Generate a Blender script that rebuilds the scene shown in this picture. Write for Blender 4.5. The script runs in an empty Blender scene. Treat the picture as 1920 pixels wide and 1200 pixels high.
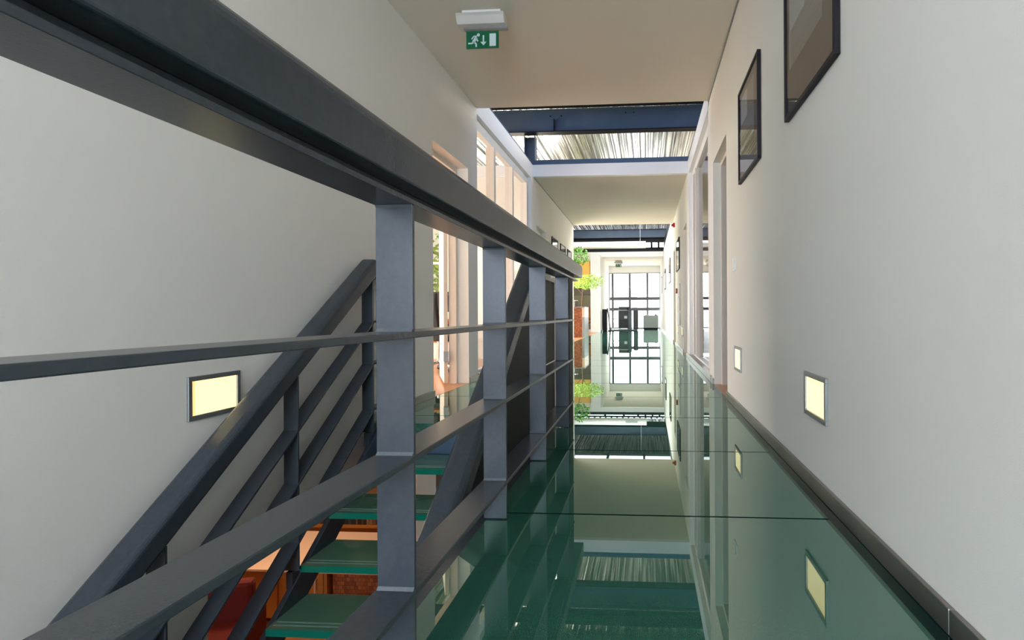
import bpy, bmesh, math, random
from mathutils import Vector, Matrix
R = math.radians
SC = bpy.context.scene
COL = SC.collection

# ---------------------------------------------------------------- camera
F_PX, PCX, PCY = 1060.0, 1134.2, 587.8
cam_d = bpy.data.cameras.new('camera')
cam = bpy.data.objects.new('camera', cam_d)
COL.objects.link(cam)
cam_d.sensor_fit = 'HORIZONTAL'
cam_d.sensor_width = 36.0
cam_d.lens = F_PX / 1920 * 36
cam_d.shift_x = (960 - PCX) / 1920
cam_d.shift_y = -(600 - PCY) / 1920
cam_d.clip_start = 0.02
cam_d.clip_end = 400
cam.matrix_world = (Matrix.Translation((0, 0, 0.8)) @ Matrix.Rotation(0.0726, 4, 'Z')
                    @ Matrix.Rotation(R(90), 4, 'X') @ Matrix.Rotation(-0.0054, 4, 'Z'))
SC.camera = cam

# ---------------------------------------------------------------- world, light, exposure
w = bpy.data.worlds.new('sky'); SC.world = w; w.use_nodes = True
bg = w.node_tree.nodes['Background']
bg.inputs[0].default_value = (0.90, 0.95, 1.0, 1); bg.inputs[1].default_value = 7.0
SC.view_settings.view_transform = 'Standard'
SC.view_settings.look = 'None'
SC.view_settings.gamma = 1
SC.view_settings.use_curve_mapping = False
SC.view_settings.exposure = 0.0

def area(name, loc, rot, sx, sy, power, color):
    d = bpy.data.lights.new(name, 'AREA'); d.shape = 'RECTANGLE'; d.size = sx; d.size_y = sy
    d.energy = power; d.color = color
    o = bpy.data.objects.new(name, d); COL.objects.link(o); o.location = loc; o.rotation_euler = rot
    return o
COOL = (0.78, 0.88, 1.0); NEUT = (1.0, 0.97, 0.93); WARM = (1.0, 0.72, 0.45)
def portal(name, loc, rot, sx, sy):
    o = area(name, loc, rot, sx, sy, 1, (1, 1, 1)); o.data.cycles.is_portal = True; return o
area('rear_window_daylight', (-0.65, -4.2, 1.35), (R(62), 0, 0), 2.6, 2.3, 268, (0.64, 0.80, 1.0))
portal('roof_light_portal', (-0.65, 8.1, 4.86), (0, 0, 0), 3.8, 2.4)
portal('far_roof_light_portal', (-0.8, 19.65, 4.86), (0, 0, 0), 4.1, 5.3)
area('far_roof_fill', (-0.8, 19.65, 4.95), (0, 0, 0), 4.1, 5.3, 320, (1.0, 0.95, 0.86))  # extra lamp over the far roof light, added to brighten the far end
area('end_wall_upward_fill', (-0.6, 30.4, 0.55), (R(-118), 0, 0), 2.6, 1.1, 260, (1.0, 0.97, 0.9))  # added lamp outside the end glass, tilted up to brighten the ceilings
portal('facade_portal', (-1.0, 30.2, 1.6), (R(-90), 0, 0), 12, 3.2)
area('office_side_fill', (-7.2, 7.2, 1.6), (0, R(-90), 0), 2.2, 4.4, 420, (1.0, 0.84, 0.68))  # added lamp at an unseen side opening, brightens the office back wall
area('deck_fill', (5.2, 12.0, 4.15), (0, R(90), 0), 0.9, 7.4, 420, (1.0, 0.97, 0.92))  # added lamp, throws light from the side onto the roof deck
area('left_deck_fill', (-7.2, 12.0, 4.15), (0, R(-90), 0), 0.9, 7.4, 60, COOL)  # weaker added lamp for the deck, opposite side
area('side_hall_fill', (-4.3, 19.4, 1.5), Vector((0.62, -0.62, 0.42)).to_track_quat('-Z', 'Y').to_euler(), 3.0, 3.0, 520, (1.0, 0.93, 0.80))  # added lamp in the hall, aimed up to brighten the second ceiling

# ---------------------------------------------------------------- materials
def mat(name, color, rough=0.5, metal=0.0, spec=0.5, noise=None, bump=None, coat=0.0, emit=None, ior=1.5):
    m = bpy.data.materials.new(name); m.use_nodes = True
    nt = m.node_tree; b = nt.nodes['Principled BSDF']
    b.inputs['Base Color'].default_value = (*color, 1)
    b.inputs['Roughness'].default_value = rough
    b.inputs['Metallic'].default_value = metal
    b.inputs['Specular IOR Level'].default_value = spec
    b.inputs['IOR'].default_value = ior
    b.inputs['Coat Weight'].default_value = coat
    b.inputs['Coat Roughness'].default_value = 0.02
    tc = nt.nodes.new('ShaderNodeTexCoord')
    if noise:   # (scale, second colour, low, high, stretch)
        sc, c2, lo, hi, st = noise
        mp = nt.nodes.new('ShaderNodeMapping'); mp.inputs['Scale'].default_value = st
        n = nt.nodes.new('ShaderNodeTexNoise'); n.inputs['Scale'].default_value = sc; n.inputs['Detail'].default_value = 4
        r = nt.nodes.new('ShaderNodeValToRGB')
        r.color_ramp.elements[0].position = lo; r.color_ramp.elements[0].color = (*color, 1)
        r.color_ramp.elements[1].position = hi; r.color_ramp.elements[1].color = (*c2, 1)
        nt.links.new(tc.outputs['Object'], mp.inputs[0]); nt.links.new(mp.outputs[0], n.inputs[0])
        nt.links.new(n.outputs[0], r.inputs[0]); nt.links.new(r.outputs[0], b.inputs['Base Color'])
    if bump:
        n2 = nt.nodes.new('ShaderNodeTexNoise'); n2.inputs['Scale'].default_value = bump[0]; n2.inputs['Detail'].default_value = 3
        bp = nt.nodes.new('ShaderNodeBump'); bp.inputs['Strength'].default_value = bump[1]; bp.inputs['Distance'].default_value = 0.002
        nt.links.new(tc.outputs['Object'], n2.inputs[0]); nt.links.new(n2.outputs[0], bp.inputs['Height'])
        nt.links.new(bp.outputs[0], b.inputs['Normal'])
    if emit:
        b.inputs['Emission Color'].default_value = (*emit[0], 1); b.inputs['Emission Strength'].default_value = emit[1]
    return m

def outer_fresnel(nt, ior):
    # faces seen from inside the pane pass the light on
    fr = nt.nodes.new('ShaderNodeFresnel'); fr.inputs[0].default_value = ior
    ge = nt.nodes.new('ShaderNodeNewGeometry'); mm = nt.nodes.new('ShaderNodeMath'); mm.operation = 'SUBTRACT'; mm.use_clamp = True
    nt.links.new(fr.outputs[0], mm.inputs[0]); nt.links.new(ge.outputs['Backfacing'], mm.inputs[1])
    return mm
def pane_mat(name, tint=(1, 1, 1), rough=0.0, ior=1.45):
    m = bpy.data.materials.new(name); m.use_nodes = True; nt = m.node_tree
    for n in list(nt.nodes): nt.nodes.remove(n)
    out = nt.nodes.new('ShaderNodeOutputMaterial'); mx = nt.nodes.new('ShaderNodeMixShader')
    tr = nt.nodes.new('ShaderNodeBsdfTransparent'); tr.inputs[0].default_value = (*tint, 1)
    gl = nt.nodes.new('ShaderNodeBsdfGlossy'); gl.inputs['Roughness'].default_value = rough
    fr = outer_fresnel(nt, ior)
    nt.links.new(fr.outputs[0], mx.inputs[0]); nt.links.new(tr.outputs[0], mx.inputs[1]); nt.links.new(gl.outputs[0], mx.inputs[2])
    nt.links.new(mx.outputs[0], out.inputs[0])
    return m

def green_glass(name, diffuse, tint, tr_share, rough=0.015, ior=1.6, speck=None):
    """Laminated green glass: frosted body (diffuse + see-through) under a reflecting face."""
    m = bpy.data.materials.new(name); m.use_nodes = True; nt = m.node_tree
    for n in list(nt.nodes): nt.nodes.remove(n)
    N = nt.nodes.new
    out = N('ShaderNodeOutputMaterial'); mx = N('ShaderNodeMixShader'); body = N('ShaderNodeMixShader')
    df = N('ShaderNodeBsdfDiffuse'); df.inputs[0].default_value = (*diffuse, 1)
    tr = N('ShaderNodeBsdfTransparent'); tr.inputs[0].default_value = (*tint, 1)
    gl = N('ShaderNodeBsdfGlossy'); gl.inputs['Roughness'].default_value = rough
    gl.inputs[0].default_value = (0.88, 1.0, 0.95, 1)
    fr = outer_fresnel(nt, ior)
    body.inputs[0].default_value = tr_share
    L = nt.links.new
    if speck:
        tc = N('ShaderNodeTexCoord'); n = N('ShaderNodeTexNoise'); n.inputs['Scale'].default_value = speck[0]
        r = N('ShaderNodeValToRGB'); r.color_ramp.elements[0].color = (*diffuse, 1); r.color_ramp.elements[1].color = (*speck[1], 1)
        r.color_ramp.elements[0].position = 0.35; r.color_ramp.elements[1].position = 0.7
        L(tc.outputs['Object'], n.inputs[0]); L(n.outputs[0], r.inputs[0]); L(r.outputs[0], df.inputs[0])
    L(df.outputs[0], body.inputs[1]); L(tr.outputs[0], body.inputs[2])
    L(fr.outputs[0], mx.inputs[0]); L(body.outputs[0], mx.inputs[1]); L(gl.outputs[0], mx.inputs[2]); L(mx.outputs[0], out.inputs[0])
    return m

def wood(name, c1, c2, scale=1.0, rough=0.35, axis='X'):
    m = bpy.data.materials.new(name); m.use_nodes = True; nt = m.node_tree; b = nt.nodes['Principled BSDF']
    tc = nt.nodes.new('ShaderNodeTexCoord'); mp = nt.nodes.new('ShaderNodeMapping')
    mp.inputs['Scale'].default_value = {'X': (1, 12, 12), 'Y': (12, 1, 12), 'Z': (12, 12, 1)}[axis]
    n = nt.nodes.new('ShaderNodeTexNoise'); n.inputs['Scale'].default_value = scale; n.inputs['Detail'].default_value = 5
    r = nt.nodes.new('ShaderNodeValToRGB'); r.color_ramp.elements[0].color = (*c1, 1); r.color_ramp.elements[1].color = (*c2, 1)
    r.color_ramp.elements[0].position = .3; r.color_ramp.elements[1].position = .7
    nt.links.new(tc.outputs['Object'], mp.inputs[0]); nt.links.new(mp.outputs[0], n.inputs[0]); nt.links.new(n.outputs[0], r.inputs[0])
    nt.links.new(r.outputs[0], b.inputs['Base Color']); b.inputs['Roughness'].default_value = rough
    return m

def brick_mat(name, c1, c2, mortar, scale, rough=0.4, bw=.5, rh=.25):
    m = bpy.data.materials.new(name); m.use_nodes = True; nt = m.node_tree; b = nt.nodes['Principled BSDF']
    tc = nt.nodes.new('ShaderNodeTexCoord'); k = nt.nodes.new('ShaderNodeTexBrick')
    k.inputs['Scale'].default_value = scale; k.inputs['Brick Width'].default_value = bw; k.inputs['Row Height'].default_value = rh
    k.inputs['Color1'].default_value = (*c1, 1); k.inputs['Color2'].default_value = (*c2, 1); k.inputs['Mortar'].default_value = (*mortar, 1)
    mp = nt.nodes.new('ShaderNodeMapping'); mp.inputs['Rotation'].default_value = (R(90), 0, 0)
    nt.links.new(tc.outputs['Object'], mp.inputs[0]); nt.links.new(mp.outputs[0], k.inputs[0]); nt.links.new(k.outputs[0], b.inputs['Base Color'])
    b.inputs['Roughness'].default_value = rough
    return m

M = {}
M['wall'] = mat('wall_paint', (0.82, 0.79, 0.74), 0.85, bump=(320, 0.25), noise=(1.2, (0.80, 0.77, 0.72), .35, .65, (1, 1, 1)))
M['ceiling'] = mat('ceiling_paint', (0.74, 0.67, 0.56), 0.9)
M['white'] = mat('white_lacquer', (0.80, 0.79, 0.78), 0.45)
M['pinkwhite'] = mat('cream_lacquer', (0.78, 0.70, 0.63), 0.4)
M['steel'] = mat('painted_steel', (0.035, 0.045, 0.057), 0.27, metal=0.1, spec=0.42, bump=(260, 0.08), noise=(60, (0.044, 0.054, 0.067), .3, .8, (1, 1, 1)))
M['steel_edge'] = mat('worn_steel_edge', (0.24, 0.22, 0.19), 0.4, metal=0.6)
M['weld'] = mat('weld_seam', (0.15, 0.17, 0.19), 0.45, metal=0.5, bump=(150, 1.0))
M['navy'] = mat('navy_steel', (0.055, 0.09, 0.15), 0.4, metal=0.2, noise=(2.5, (0.07, 0.11, 0.175), .3, .7, (1, 1, 1)))
M['black'] = mat('black_steel', (0.010, 0.011, 0.014), 0.55, spec=0.15)
M['deck'] = mat('galvanised_deck', (0.62, 0.62, 0.60), 0.24, metal=0.9, noise=(1.3, (0.08, 0.08, 0.078), .44, .58, (16, 0.25, 1)))
M['baseboard'] = mat('brushed_baseboard', (0.30, 0.28, 0.26), 0.3, metal=0.8, noise=(6, (0.17, 0.16, 0.15), .3, .7, (1, .3, 1)))
M['alu'] = mat('brushed_aluminium', (0.55, 0.55, 0.54), 0.35, metal=0.8)
M['bar'] = mat('dark_grey_bar', (0.10, 0.10, 0.11), 0.5, spec=.3)
M['alu_dark'] = mat('satin_grey_frame', (0.30, 0.31, 0.31), 0.4, metal=0.7)
M['lamp'] = mat('lit_lamp_glass', (0.9, 0.8, 0.5), 0.3, emit=((1.0, 0.76, 0.34), 1.45))
M['lamp_inner'] = mat('lit_lamp_housing', (0.9, 0.75, 0.45), 0.4, emit=((1.0, 0.60, 0.18), 1.2))
M['floor'] = green_glass('green_floor_glass', (0.018, 0.085, 0.058), (0, 0, 0), 0.0, 0.006, 2.5, speck=(380, (0.042, 0.150, 0.108)))
M['floor_joint'] = mat('black_silicone', (0.004, 0.005, 0.005), 0.95, spec=0.0)
M['floor_edge'] = green_glass('dark_glass_border', (0.004, 0.02, 0.018), (0, 0, 0), 0.0, 0.01, 1.4)
M['tread'] = green_glass('green_tread_glass', (0.13, 0.26, 0.17), (0.16, 0.42, 0.28), 0.35, 0.02, 1.55)
M['tread_edge'] = green_glass('green_tread_edge', (0.006, 0.17, 0.11), (0.0, 0.3, 0.2), 0.25, 0.05, 1.5)
M['grit'] = mat('antislip_strip', (0.14, 0.24, 0.19), 0.6)
M['pane'] = pane_mat('clear_pane')
M['roofdim'] = pane_mat('dimming_roof_glass', (0.36, 0.43, 0.56))  # tint added to dim and cool the sky light over the near opening
M['floorwood'] = wood('orange_parquet', (0.42, 0.17, 0.06), (0.56, 0.26, 0.10), 1.3, 0.3, 'X')
M['orange'] = wood('orange_veneer', (0.50, 0.20, 0.05), (0.62, 0.28, 0.07), 1.2, 0.35, 'X')
M['brown'] = mat('brown_wood', (0.10, 0.04, 0.02), 0.5)
M['leather'] = mat('red_fabric', (0.14, 0.008, 0.006), 0.8)
M['pinktop'] = mat('pale_desk_top', (0.80, 0.58, 0.45), 0.4)
M['plastic'] = mat('white_plastic', (0.82, 0.82, 0.80), 0.35)
M['red'] = mat('red_plastic', (0.62, 0.03, 0.02), 0.35)
M['blackplastic'] = mat('black_plastic', (0.018, 0.018, 0.022), 0.45)
M['dkplastic'] = mat('charcoal_plastic', (0.045, 0.045, 0.055), 0.45)
M['mesh'] = mat('black_fabric', (0.02, 0.02, 0.02), 0.85)
M['chrome'] = mat('chrome', (0.7, 0.7, 0.7), 0.15, metal=1.0)
M['green_sign'] = mat('sign_green', (0.0, 0.11, 0.045), 0.3)
M['sign_white'] = mat('sign_white', (0.55, 0.68, 0.68), 0.4)
M['signbox'] = mat('sign_housing', (0.58, 0.57, 0.54), 0.35, metal=0.3)
M['frame'] = mat('black_picture_frame', (0.012, 0.010, 0.014), 0.5, spec=0.2)
M['matboard'] = mat('taupe_mount_board', (0.13, 0.10, 0.075), 0.7)
M['photo'] = brick_mat('aerial_photo_print', (0.26, 0.24, 0.21), (0.19, 0.17, 0.145), (0.32, 0.30, 0.27), 42, 0.6)
M['photo_sky'] = mat('photo_pale_margin', (0.42, 0.44, 0.46), 0.5)
M['leaf'] = mat('leaf_green', (0.05, 0.22, 0.03), 0.45, noise=(9, (0.16, 0.36, 0.04), .3, .7, (1, 1, 1)))
M['leaf2'] = mat('leaf_lime', (0.20, 0.42, 0.04), 0.45, noise=(9, (0.45, 0.60, 0.10), .3, .7, (1, 1, 1)))
M['bark'] = mat('bark', (0.12, 0.07, 0.04), 0.8)
M['pot'] = mat('pale_planter', (0.55, 0.52, 0.48), 0.5)
M['mosaic'] = brick_mat('orange_mosaic', (0.52, 0.17, 0.05), (0.24, 0.07, 0.03), (0.12, 0.05, 0.03), 9, 0.4, .45, .45)
M['yellow'] = mat('yellow_panel', (0.85, 0.50, 0.10), 0.5)
M['duct'] = mat('white_duct', (0.78, 0.77, 0.75), 0.35)
M['cabinet'] = mat('sage_grey_cabinet', (0.34, 0.38, 0.36), 0.5)
M['sage'] = mat('pale_sage_paint', (0.58, 0.64, 0.55), 0.7)
M['matgreen'] = mat('dark_green_rubber', (0.008, 0.035, 0.032), 0.7)
M['paper'] = mat('white_paper', (0.85, 0.85, 0.85), 0.8)
M['facadeout'] = brick_mat('pale_facade', (0.50, 0.52, 0.54), (0.48, 0.51, 0.53), (0.53, 0.54, 0.55), .35, 0.8)
M['facadewin'] = mat('pale_window', (0.42, 0.45, 0.48), 0.5)
M['paving'] = mat('pale_paving', (0.5, 0.5, 0.48), 0.9, noise=(.4, (0.42, 0.42, 0.40), .3, .7, (1, 1, 1)))
M['grass'] = mat('lawn', (0.16, 0.30, 0.06), 0.9)
M['concrete'] = mat('slab_concrete', (0.35, 0.34, 0.32), 0.8)
M['spark'] = mat('lit_shade', (1.0, 0.6, 0.2), 0.5, emit=((1.0, 0.45, 0.12), 1.6))

# ---------------------------------------------------------------- mesh helpers
class MB:
    def __init__(s): s.v = []; s.f = []; s.mi = []
    def add(s, vs, fs, mi=0):
        o = len(s.v); s.v += [tuple(p) for p in vs]; s.f += [tuple(i + o for i in f) for f in fs]; s.mi += [mi] * len(fs); return s
    def box(s, x0, x1, y0, y1, z0, z1, mi=0):
        return s.add([(x0,y0,z0),(x1,y0,z0),(x1,y1,z0),(x0,y1,z0),(x0,y0,z1),(x1,y0,z1),(x1,y1,z1),(x0,y1,z1)],
                     [(0,3,2,1),(4,5,6,7),(0,1,5,4),(1,2,6,5),(2,3,7,6),(3,0,4,7)], mi)
    def prism(s, prof, axis, a, b, mi=0):
        """profile extruded along axis: 'x' profile=(y,z), 'y' profile=(x,z), 'z' profile=(x,y)"""
        def P(p, t): return {'x': (t, p[0], p[1]), 'y': (p[0], t, p[1]), 'z': (p[0], p[1], t)}[axis]
        n = len(prof); vs = [P(p, a) for p in prof] + [P(p, b) for p in prof]
        fs = [tuple(range(n)), tuple(range(2*n-1, n-1, -1))] + [(i, n+i, n+(i+1) % n, (i+1) % n) for i in range(n)]
        return s.add(vs, fs, mi)
    def sweep(s, sec, path, mi=0):
        """section (x, h) carried along a path of (y, z); h stays vertical"""
        n = len(sec); vs = [(x, y, z + h) for (y, z) in path for (x, h) in sec]; fs = []
        for k in range(len(path) - 1):
            for i in range(n):
                j = (i + 1) % n; fs.append((k*n+i, k*n+j, (k+1)*n+j, (k+1)*n+i))
        fs.append(tuple(range(n - 1, -1, -1))); fs.append(tuple(len(vs) - n + i for i in range(n)))
        return s.add(vs, fs, mi)
    def tube(s, p, q, r, n=10, r2=None, mi=0):
        p = Vector(p); q = Vector(q); r2 = r if r2 is None else r2; d = (q - p).normalized()
        a = d.orthogonal().normalized(); b = d.cross(a)
        vs = [p + (a*math.cos(t)+b*math.sin(t))*r for t in [2*math.pi*i/n for i in range(n)]] + \
             [q + (a*math.cos(t)+b*math.sin(t))*r2 for t in [2*math.pi*i/n for i in range(n)]]
        fs = [(i, (i+1) % n, n+(i+1) % n, n+i) for i in range(n)] + [tuple(range(n-1, -1, -1)), tuple(range(n, 2*n))]
        return s.add(vs, fs, mi)
    def build(s, name, mats, parent=None, bevel=0, smooth=False, seg=2):
        me = bpy.data.meshes.new(name); me.from_pydata(s.v, [], s.f)
        mats = mats if isinstance(mats, (list, tuple)) else [mats]
        for m in mats: me.materials.append(M[m] if isinstance(m, str) else m)
        for p, i in zip(me.polygons, s.mi): p.material_index = i
        bm = bmesh.new(); bm.from_mesh(me); bmesh.ops.recalc_face_normals(bm, faces=bm.faces); bm.to_mesh(me); bm.free()
        if smooth:
            for p in me.polygons: p.use_smooth = True
        o = bpy.data.objects.new(name, me); COL.objects.link(o)
        if parent: o.parent = parent
        if bevel:
            b = o.modifiers.new('bevel', 'BEVEL'); b.width = bevel; b.segments = seg; b.limit_method = 'ANGLE'; b.angle_limit = R(35)
        return o
def struct(o): o['kind'] = 'structure'; return o
def tag(o, label, cat, group=None):
    o['label'] = label; o['category'] = cat
    if group: o['group'] = group
    return o
def thing(name, loc, label, cat, group=None, rz=0):
    o = bpy.data.objects.new(name, None); COL.objects.link(o); o.location = loc; o.rotation_euler = (0, 0, rz)
    o.empty_display_size = .1
    return tag(o, label, cat, group)
def kids(o): return [c for c in COL.objects if c.parent == o]
def dup(o, loc, label, parent=None, group=None):
    c = o.copy(); COL.objects.link(c)
    if parent: c.parent = parent
    else:
        c.location = loc; c['label'] = label
        if group: c['group'] = group
    for k in kids(o):
        k2 = k.copy(); COL.objects.link(k2); k2.parent = c
        for g in kids(k):
            g2 = g.copy(); COL.objects.link(g2); g2.parent = k2
    return c
def rrect(x0, x1, z0, z1, rad, corners=('tl', 'tr'), n=5):
    pts = []
    def arc(cx, cz, a0):
        for i in range(n + 1):
            a = R(a0 + 90 * i / n); pts.append((cx + rad*math.cos(a), cz + rad*math.sin(a)))
    if 'br' in corners: arc(x1-rad, z0+rad, -90)
    else: pts.append((x1, z0))
    if 'tr' in corners: arc(x1-rad, z1-rad, 0)
    else: pts.append((x1, z1))
    if 'tl' in corners: arc(x0+rad, z1-rad, 90)
    else: pts.append((x0, z1))
    if 'bl' in corners: arc(x0+rad, z0+rad, 180)
    else: pts.append((x0, z0))
    return pts

# ---------------------------------------------------------------- key sizes
XL, XR, ZC = -2.05, 0.757, 3.315
YO1, YE1, YO2, YE2, YF = 6.78, 10.2, 16.0, 24.4, 30.0      # openings in the ceiling, glass end
ZF, ZD = 3.52, 4.70                                        # top of the white upstands, roof deck
VOID_Y = 4.04; SLOPE = 0.672; G = 0.2835; RISE = 0.19; ZL = -3.1

# ---------------------------------------------------------------- walls
b = MB()
b.box(XL-.15, XL, -4, 5.33, -.27, 3.45)
b.box(XL-.15, XL, 5.33, 6.42, 2.49, 3.45).box(XL-.15, XL, 6.42, YO1, -.02, 3.45)
b.box(XL-.15, XL, -4, 2.50, ZL, -.27)
struct(b.build('wall_left', 'wall'))
b = MB()
b.box(XL-.15, XL, YE1, 10.54, -.02, ZF).box(XL-.15, XL, 10.54, 11.5, 2.47, ZF).box(XL-.15, XL, 11.5, YO2, -.02, ZF)
struct(b.build('wall_left', 'wall'))
b = MB(); b.box(-2.02, -1.95, YE2, YF, 0, ZC); struct(b.build('wall_left', 'wall'))
b = MB()
b.box(XR, XR+.15, -4, 5.36, -.02, 3.45).box(XR, XR+.15, 5.36, 6.40, 2.48, 3.45).box(XR, XR+.15, 6.40, YO1+.07, -.02, 3.45)
struct(b.build('wall_right', 'wall'))
b = MB()
b.box(XR, XR+.15, YE1, 10.55, -.02, ZF).box(XR, XR+.15, 10.55, 11.5, 2.48, ZF).box(XR, XR+.15, 11.5, 14.6, -.02, ZF)
b.box(XR, XR+.15, 14.6, 15.6, 2.48, ZF).box(XR, XR+.15, 15.6, YF, -.02, ZF)
struct(b.build('wall_right', 'wall'))
# white upstands (header boxes) around the first opening
b = MB()
b.box(XL-.2, XL, YO1, YE1, 3.25, ZF)
struct(b.build('trim_1', 'white'))
b = MB(); b.box(XR, XR+.2, YO1, YE1, 3.25, ZF); struct(b.build('trim_2', 'white'))
b = MB(); b.box(XL, XR, YE1, YE1+.12, ZC-.01, ZF); struct(b.build('trim_3', 'white'))
b = MB(); b.box(XL-1.4, XR, YE2, YE2+.12, ZC-.06, 3.46); struct(b.build('trim_4', 'white'))
# white piers beside the glazing
b = MB(); b.box(XL-.15, XL+.001, 10.02, YE1, 0, 3.25); struct(b.build('trim_5', 'white'))
b = MB(); b.box(XR-.001, XR+.15, 9.95, YE1, 0, 3.25); struct(b.build('trim_6', 'white'))
# ceilings (suspended slabs)
for y0, y1, x0, x1 in ((-4, YO1, -7, 5), (YE1+.12, YO2, XL, XR), (YE2+.12, YF, -3.4, XR)):
    b = MB(); b.box(x0, x1, y0, y1, ZC, ZC+.12); struct(b.build('ceiling', 'ceiling'))
b = MB(); b.box(XR+.15, 5, YO1+.1, YF, ZC, ZC+.1); struct(b.build('ceiling', 'ceiling'))
# thin shadow lines where ceilings meet the walls
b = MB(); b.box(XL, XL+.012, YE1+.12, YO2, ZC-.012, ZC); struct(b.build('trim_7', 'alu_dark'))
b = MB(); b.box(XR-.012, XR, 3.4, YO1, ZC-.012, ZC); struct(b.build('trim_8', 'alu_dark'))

# ---------------------------------------------------------------- floors
XG0, XG1 = -0.625, 0.70
b = MB(); J0, JS, gap = 2.243, 1.055, 0.013
ks = range(-6, 27)
for k in ks:
    ya = J0 + JS*k + gap/2; yb = J0 + JS*(k+1) - gap/2
    if yb > YF: yb = YF
    if ya >= YF: break
    if yb <= VOID_Y + .05:
        b.box(XG0, XG1, ya, yb, -.06, 0)
    elif ya < VOID_Y:
        b.box(XG0, XG1, ya, yb, -.06, 0); b.box(XL, XG0, VOID_Y, yb, -.06, 0)
    else:
        b.box(XL, XG1, ya, yb, -.06, 0)
fl = b.build('floor', 'floor'); struct(fl)
b = MB(); b.box(XG0, XG1+.05, -4, YF, -.09, -.0605).box(XL, XG0, VOID_Y+.02, YF, -.09, -.0605)
for k in ks:
    y = J0 + JS*k
    if y < YF: b.box(XG0 if y < VOID_Y else XL, XG1, y-gap/2, y+gap/2, -.06, -.0008)
struct(b.build('trim_9', 'floor_joint'))
b = MB(); b.box(XG1, XR, -4, YF, -.06, -.001); struct(b.build('trim_10', 'floor_edge'))
# slab and steel beams round the stair void
b = MB(); b.box(-7, XL-.15, 2.5, YF, -.27, -.02); b.box(-7, XL-.15, -4, 2.5, -.27, -.02)
struct(b.build('floor', 'floorwood'))
b = MB(); b.box(XR, 5, -4, YF, -.27, -.02); struct(b.build('floor', 'floorwood'))
b = MB(); b.box(XL-.15, XL, 5.33, 6.42, -.06, .002).box(XR, XR+.15, 5.36, 6.4, -.06, .002)
b.box(XL-.15, XL, 10.54, 11.5, -.06, .002).box(XR, XR+.15, 10.55, 11.5, -.06, .002)
struct(b.build('trim_11', 'floorwood'))
b = MB(); b.box(XL, XG0-.06, VOID_Y-.03, VOID_Y+.02, -.24, -.062).box(XL, XG0-.06, VOID_Y-.09, VOID_Y-.03, -.24, -.215)
struct(b.build('trim_12', 'navy'))
b = MB(); b.box(XG0-.06, XG0, -1.5, VOID_Y+.0, -.26, -.004).box(XG0-.12, XG0-.06, -1.5, VOID_Y-.1, -.26, -.235)
struct(b.build('trim_13', 'steel'))
b = MB(); b.box(XL, XR+.1, VOID_Y+.1, YF, -.27, -.1).box(XG0-.02, XR+.1, -4, VOID_Y+.1, -.27, -.1)
struct(b.build('floor', 'concrete'))
b = MB(); b.box(XL-.12, XG0-.06, -4, -1.5, -.27, 0); struct(b.build('floor', 'floorwood'))

# baseboards: metal strip along the glass
def baseboard(side, runs, x0, x1, z1=.066):
    for (y0, y1) in runs:
        bb = MB(); bb.box(x0, x1, y0, y1, 0, z1)
        struct(bb.build('baseboard_' + side, 'baseboard', bevel=.003))
baseboard('right', ((-4, 1.45), (1.453, 5.36), (6.40, 6.6), (10.2, 10.55), (11.5, 13.0), (13.003, 14.6), (15.6, 30)), XR-.017, XR)
baseboard('right', ((6.6, 10.2),), XR-.02, XR+.07, .075)
baseboard('left', ((4.08, 5.33), (6.42, 6.8), (10.2, 10.54), (11.5, 15.9)), XL, XL+.017)
baseboard('left', ((6.8, 10.2),), XL-.07, XL+.02, .075)
baseboard('left', ((24.4, 30),), -1.95, -1.935, .07)

# ---------------------------------------------------------------- glazed screens along the corridor
def screen(n, xc, muls, y0, y1, xin):
    root = bpy.data.objects.new('window_%d' % n, None); COL.objects.link(root); struct(root)
    f = MB(); f.box(xc-.04, xc+.04, y0, y1, 3.12, 3.25).box(xc-.04, xc+.04, y0, y1, 0, .10).box(xc-.04, xc+.04, y0, y0+.06, .1, 3.12).box(xc-.04, xc+.04, y1-.06, y1, .1, 3.12)
    f.build('window_frame', 'white', root, bevel=.003)
    for m in muls:
        q = MB(); q.box(xc-.06, xc+.06, m-.04, m+.04, .1, 3.12); q.build('mullion', 'pinkwhite', root, bevel=.003)
    ed = [y0+.06] + list(muls) + [y1-.06]
    for a, c in zip(ed[:-1], ed[1:]):
        q = MB(); q.box(xc-.004, xc+.004, a+.02, c-.02, .1, 3.12); q.build('pane', 'pane', root)
screen(1, -2.15, (7.75, 8.83, 9.90), YO1+.0, 10.02, -1)
screen(2, 0.857, (7.25, 9.15, 9.6), YO1+.07, 9.95, 1)

# ---------------------------------------------------------------- glass end wall
def facade(n, x0, x1, muls, bars, y, z1):
    root = bpy.data.objects.new('window_%d' % n, None); COL.objects.link(root); struct(root)
    f = MB(); f.box(x0, x1, y-.04, y+.04, z1-.05, z1).box(x0, x1, y-.04, y+.04, 0, .06).box(x0, x0+.05, y-.04, y+.04, .06, z1-.05).box(x1-.05, x1, y-.04, y+.04, .06, z1-.05)
    f.build('window_frame', 'alu_dark', root)
    for m in muls:
        q = MB(); q.box(m-.055, m+.055, y-.05, y+.05, .06, z1-.05); q.build('mullion', 'bar', root)
    for z in bars:
        q = MB(); q.box(x0+.05, x1-.05, y-.045, y+.03, z-.08, z+.08); q.build('glazing_bar', 'bar', root)
    ed = [x0+.05] + list(muls) + [x1-.05]
    for a, c in zip(ed[:-1], ed[1:]):
        q = MB(); q.box(a+.025, c-.025, y-.004, y+.004, .06, z1-.05); q.build('pane', 'pane', root)
facade(3, -1.95, XR, (-1.76, -.85, .08), (1.58, 1.02), YF, 2.95)
facade(4, XR+.15, 5, (1.9, 2.9, 3.9), (1.58, 1.02), YF, 2.95)
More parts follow.
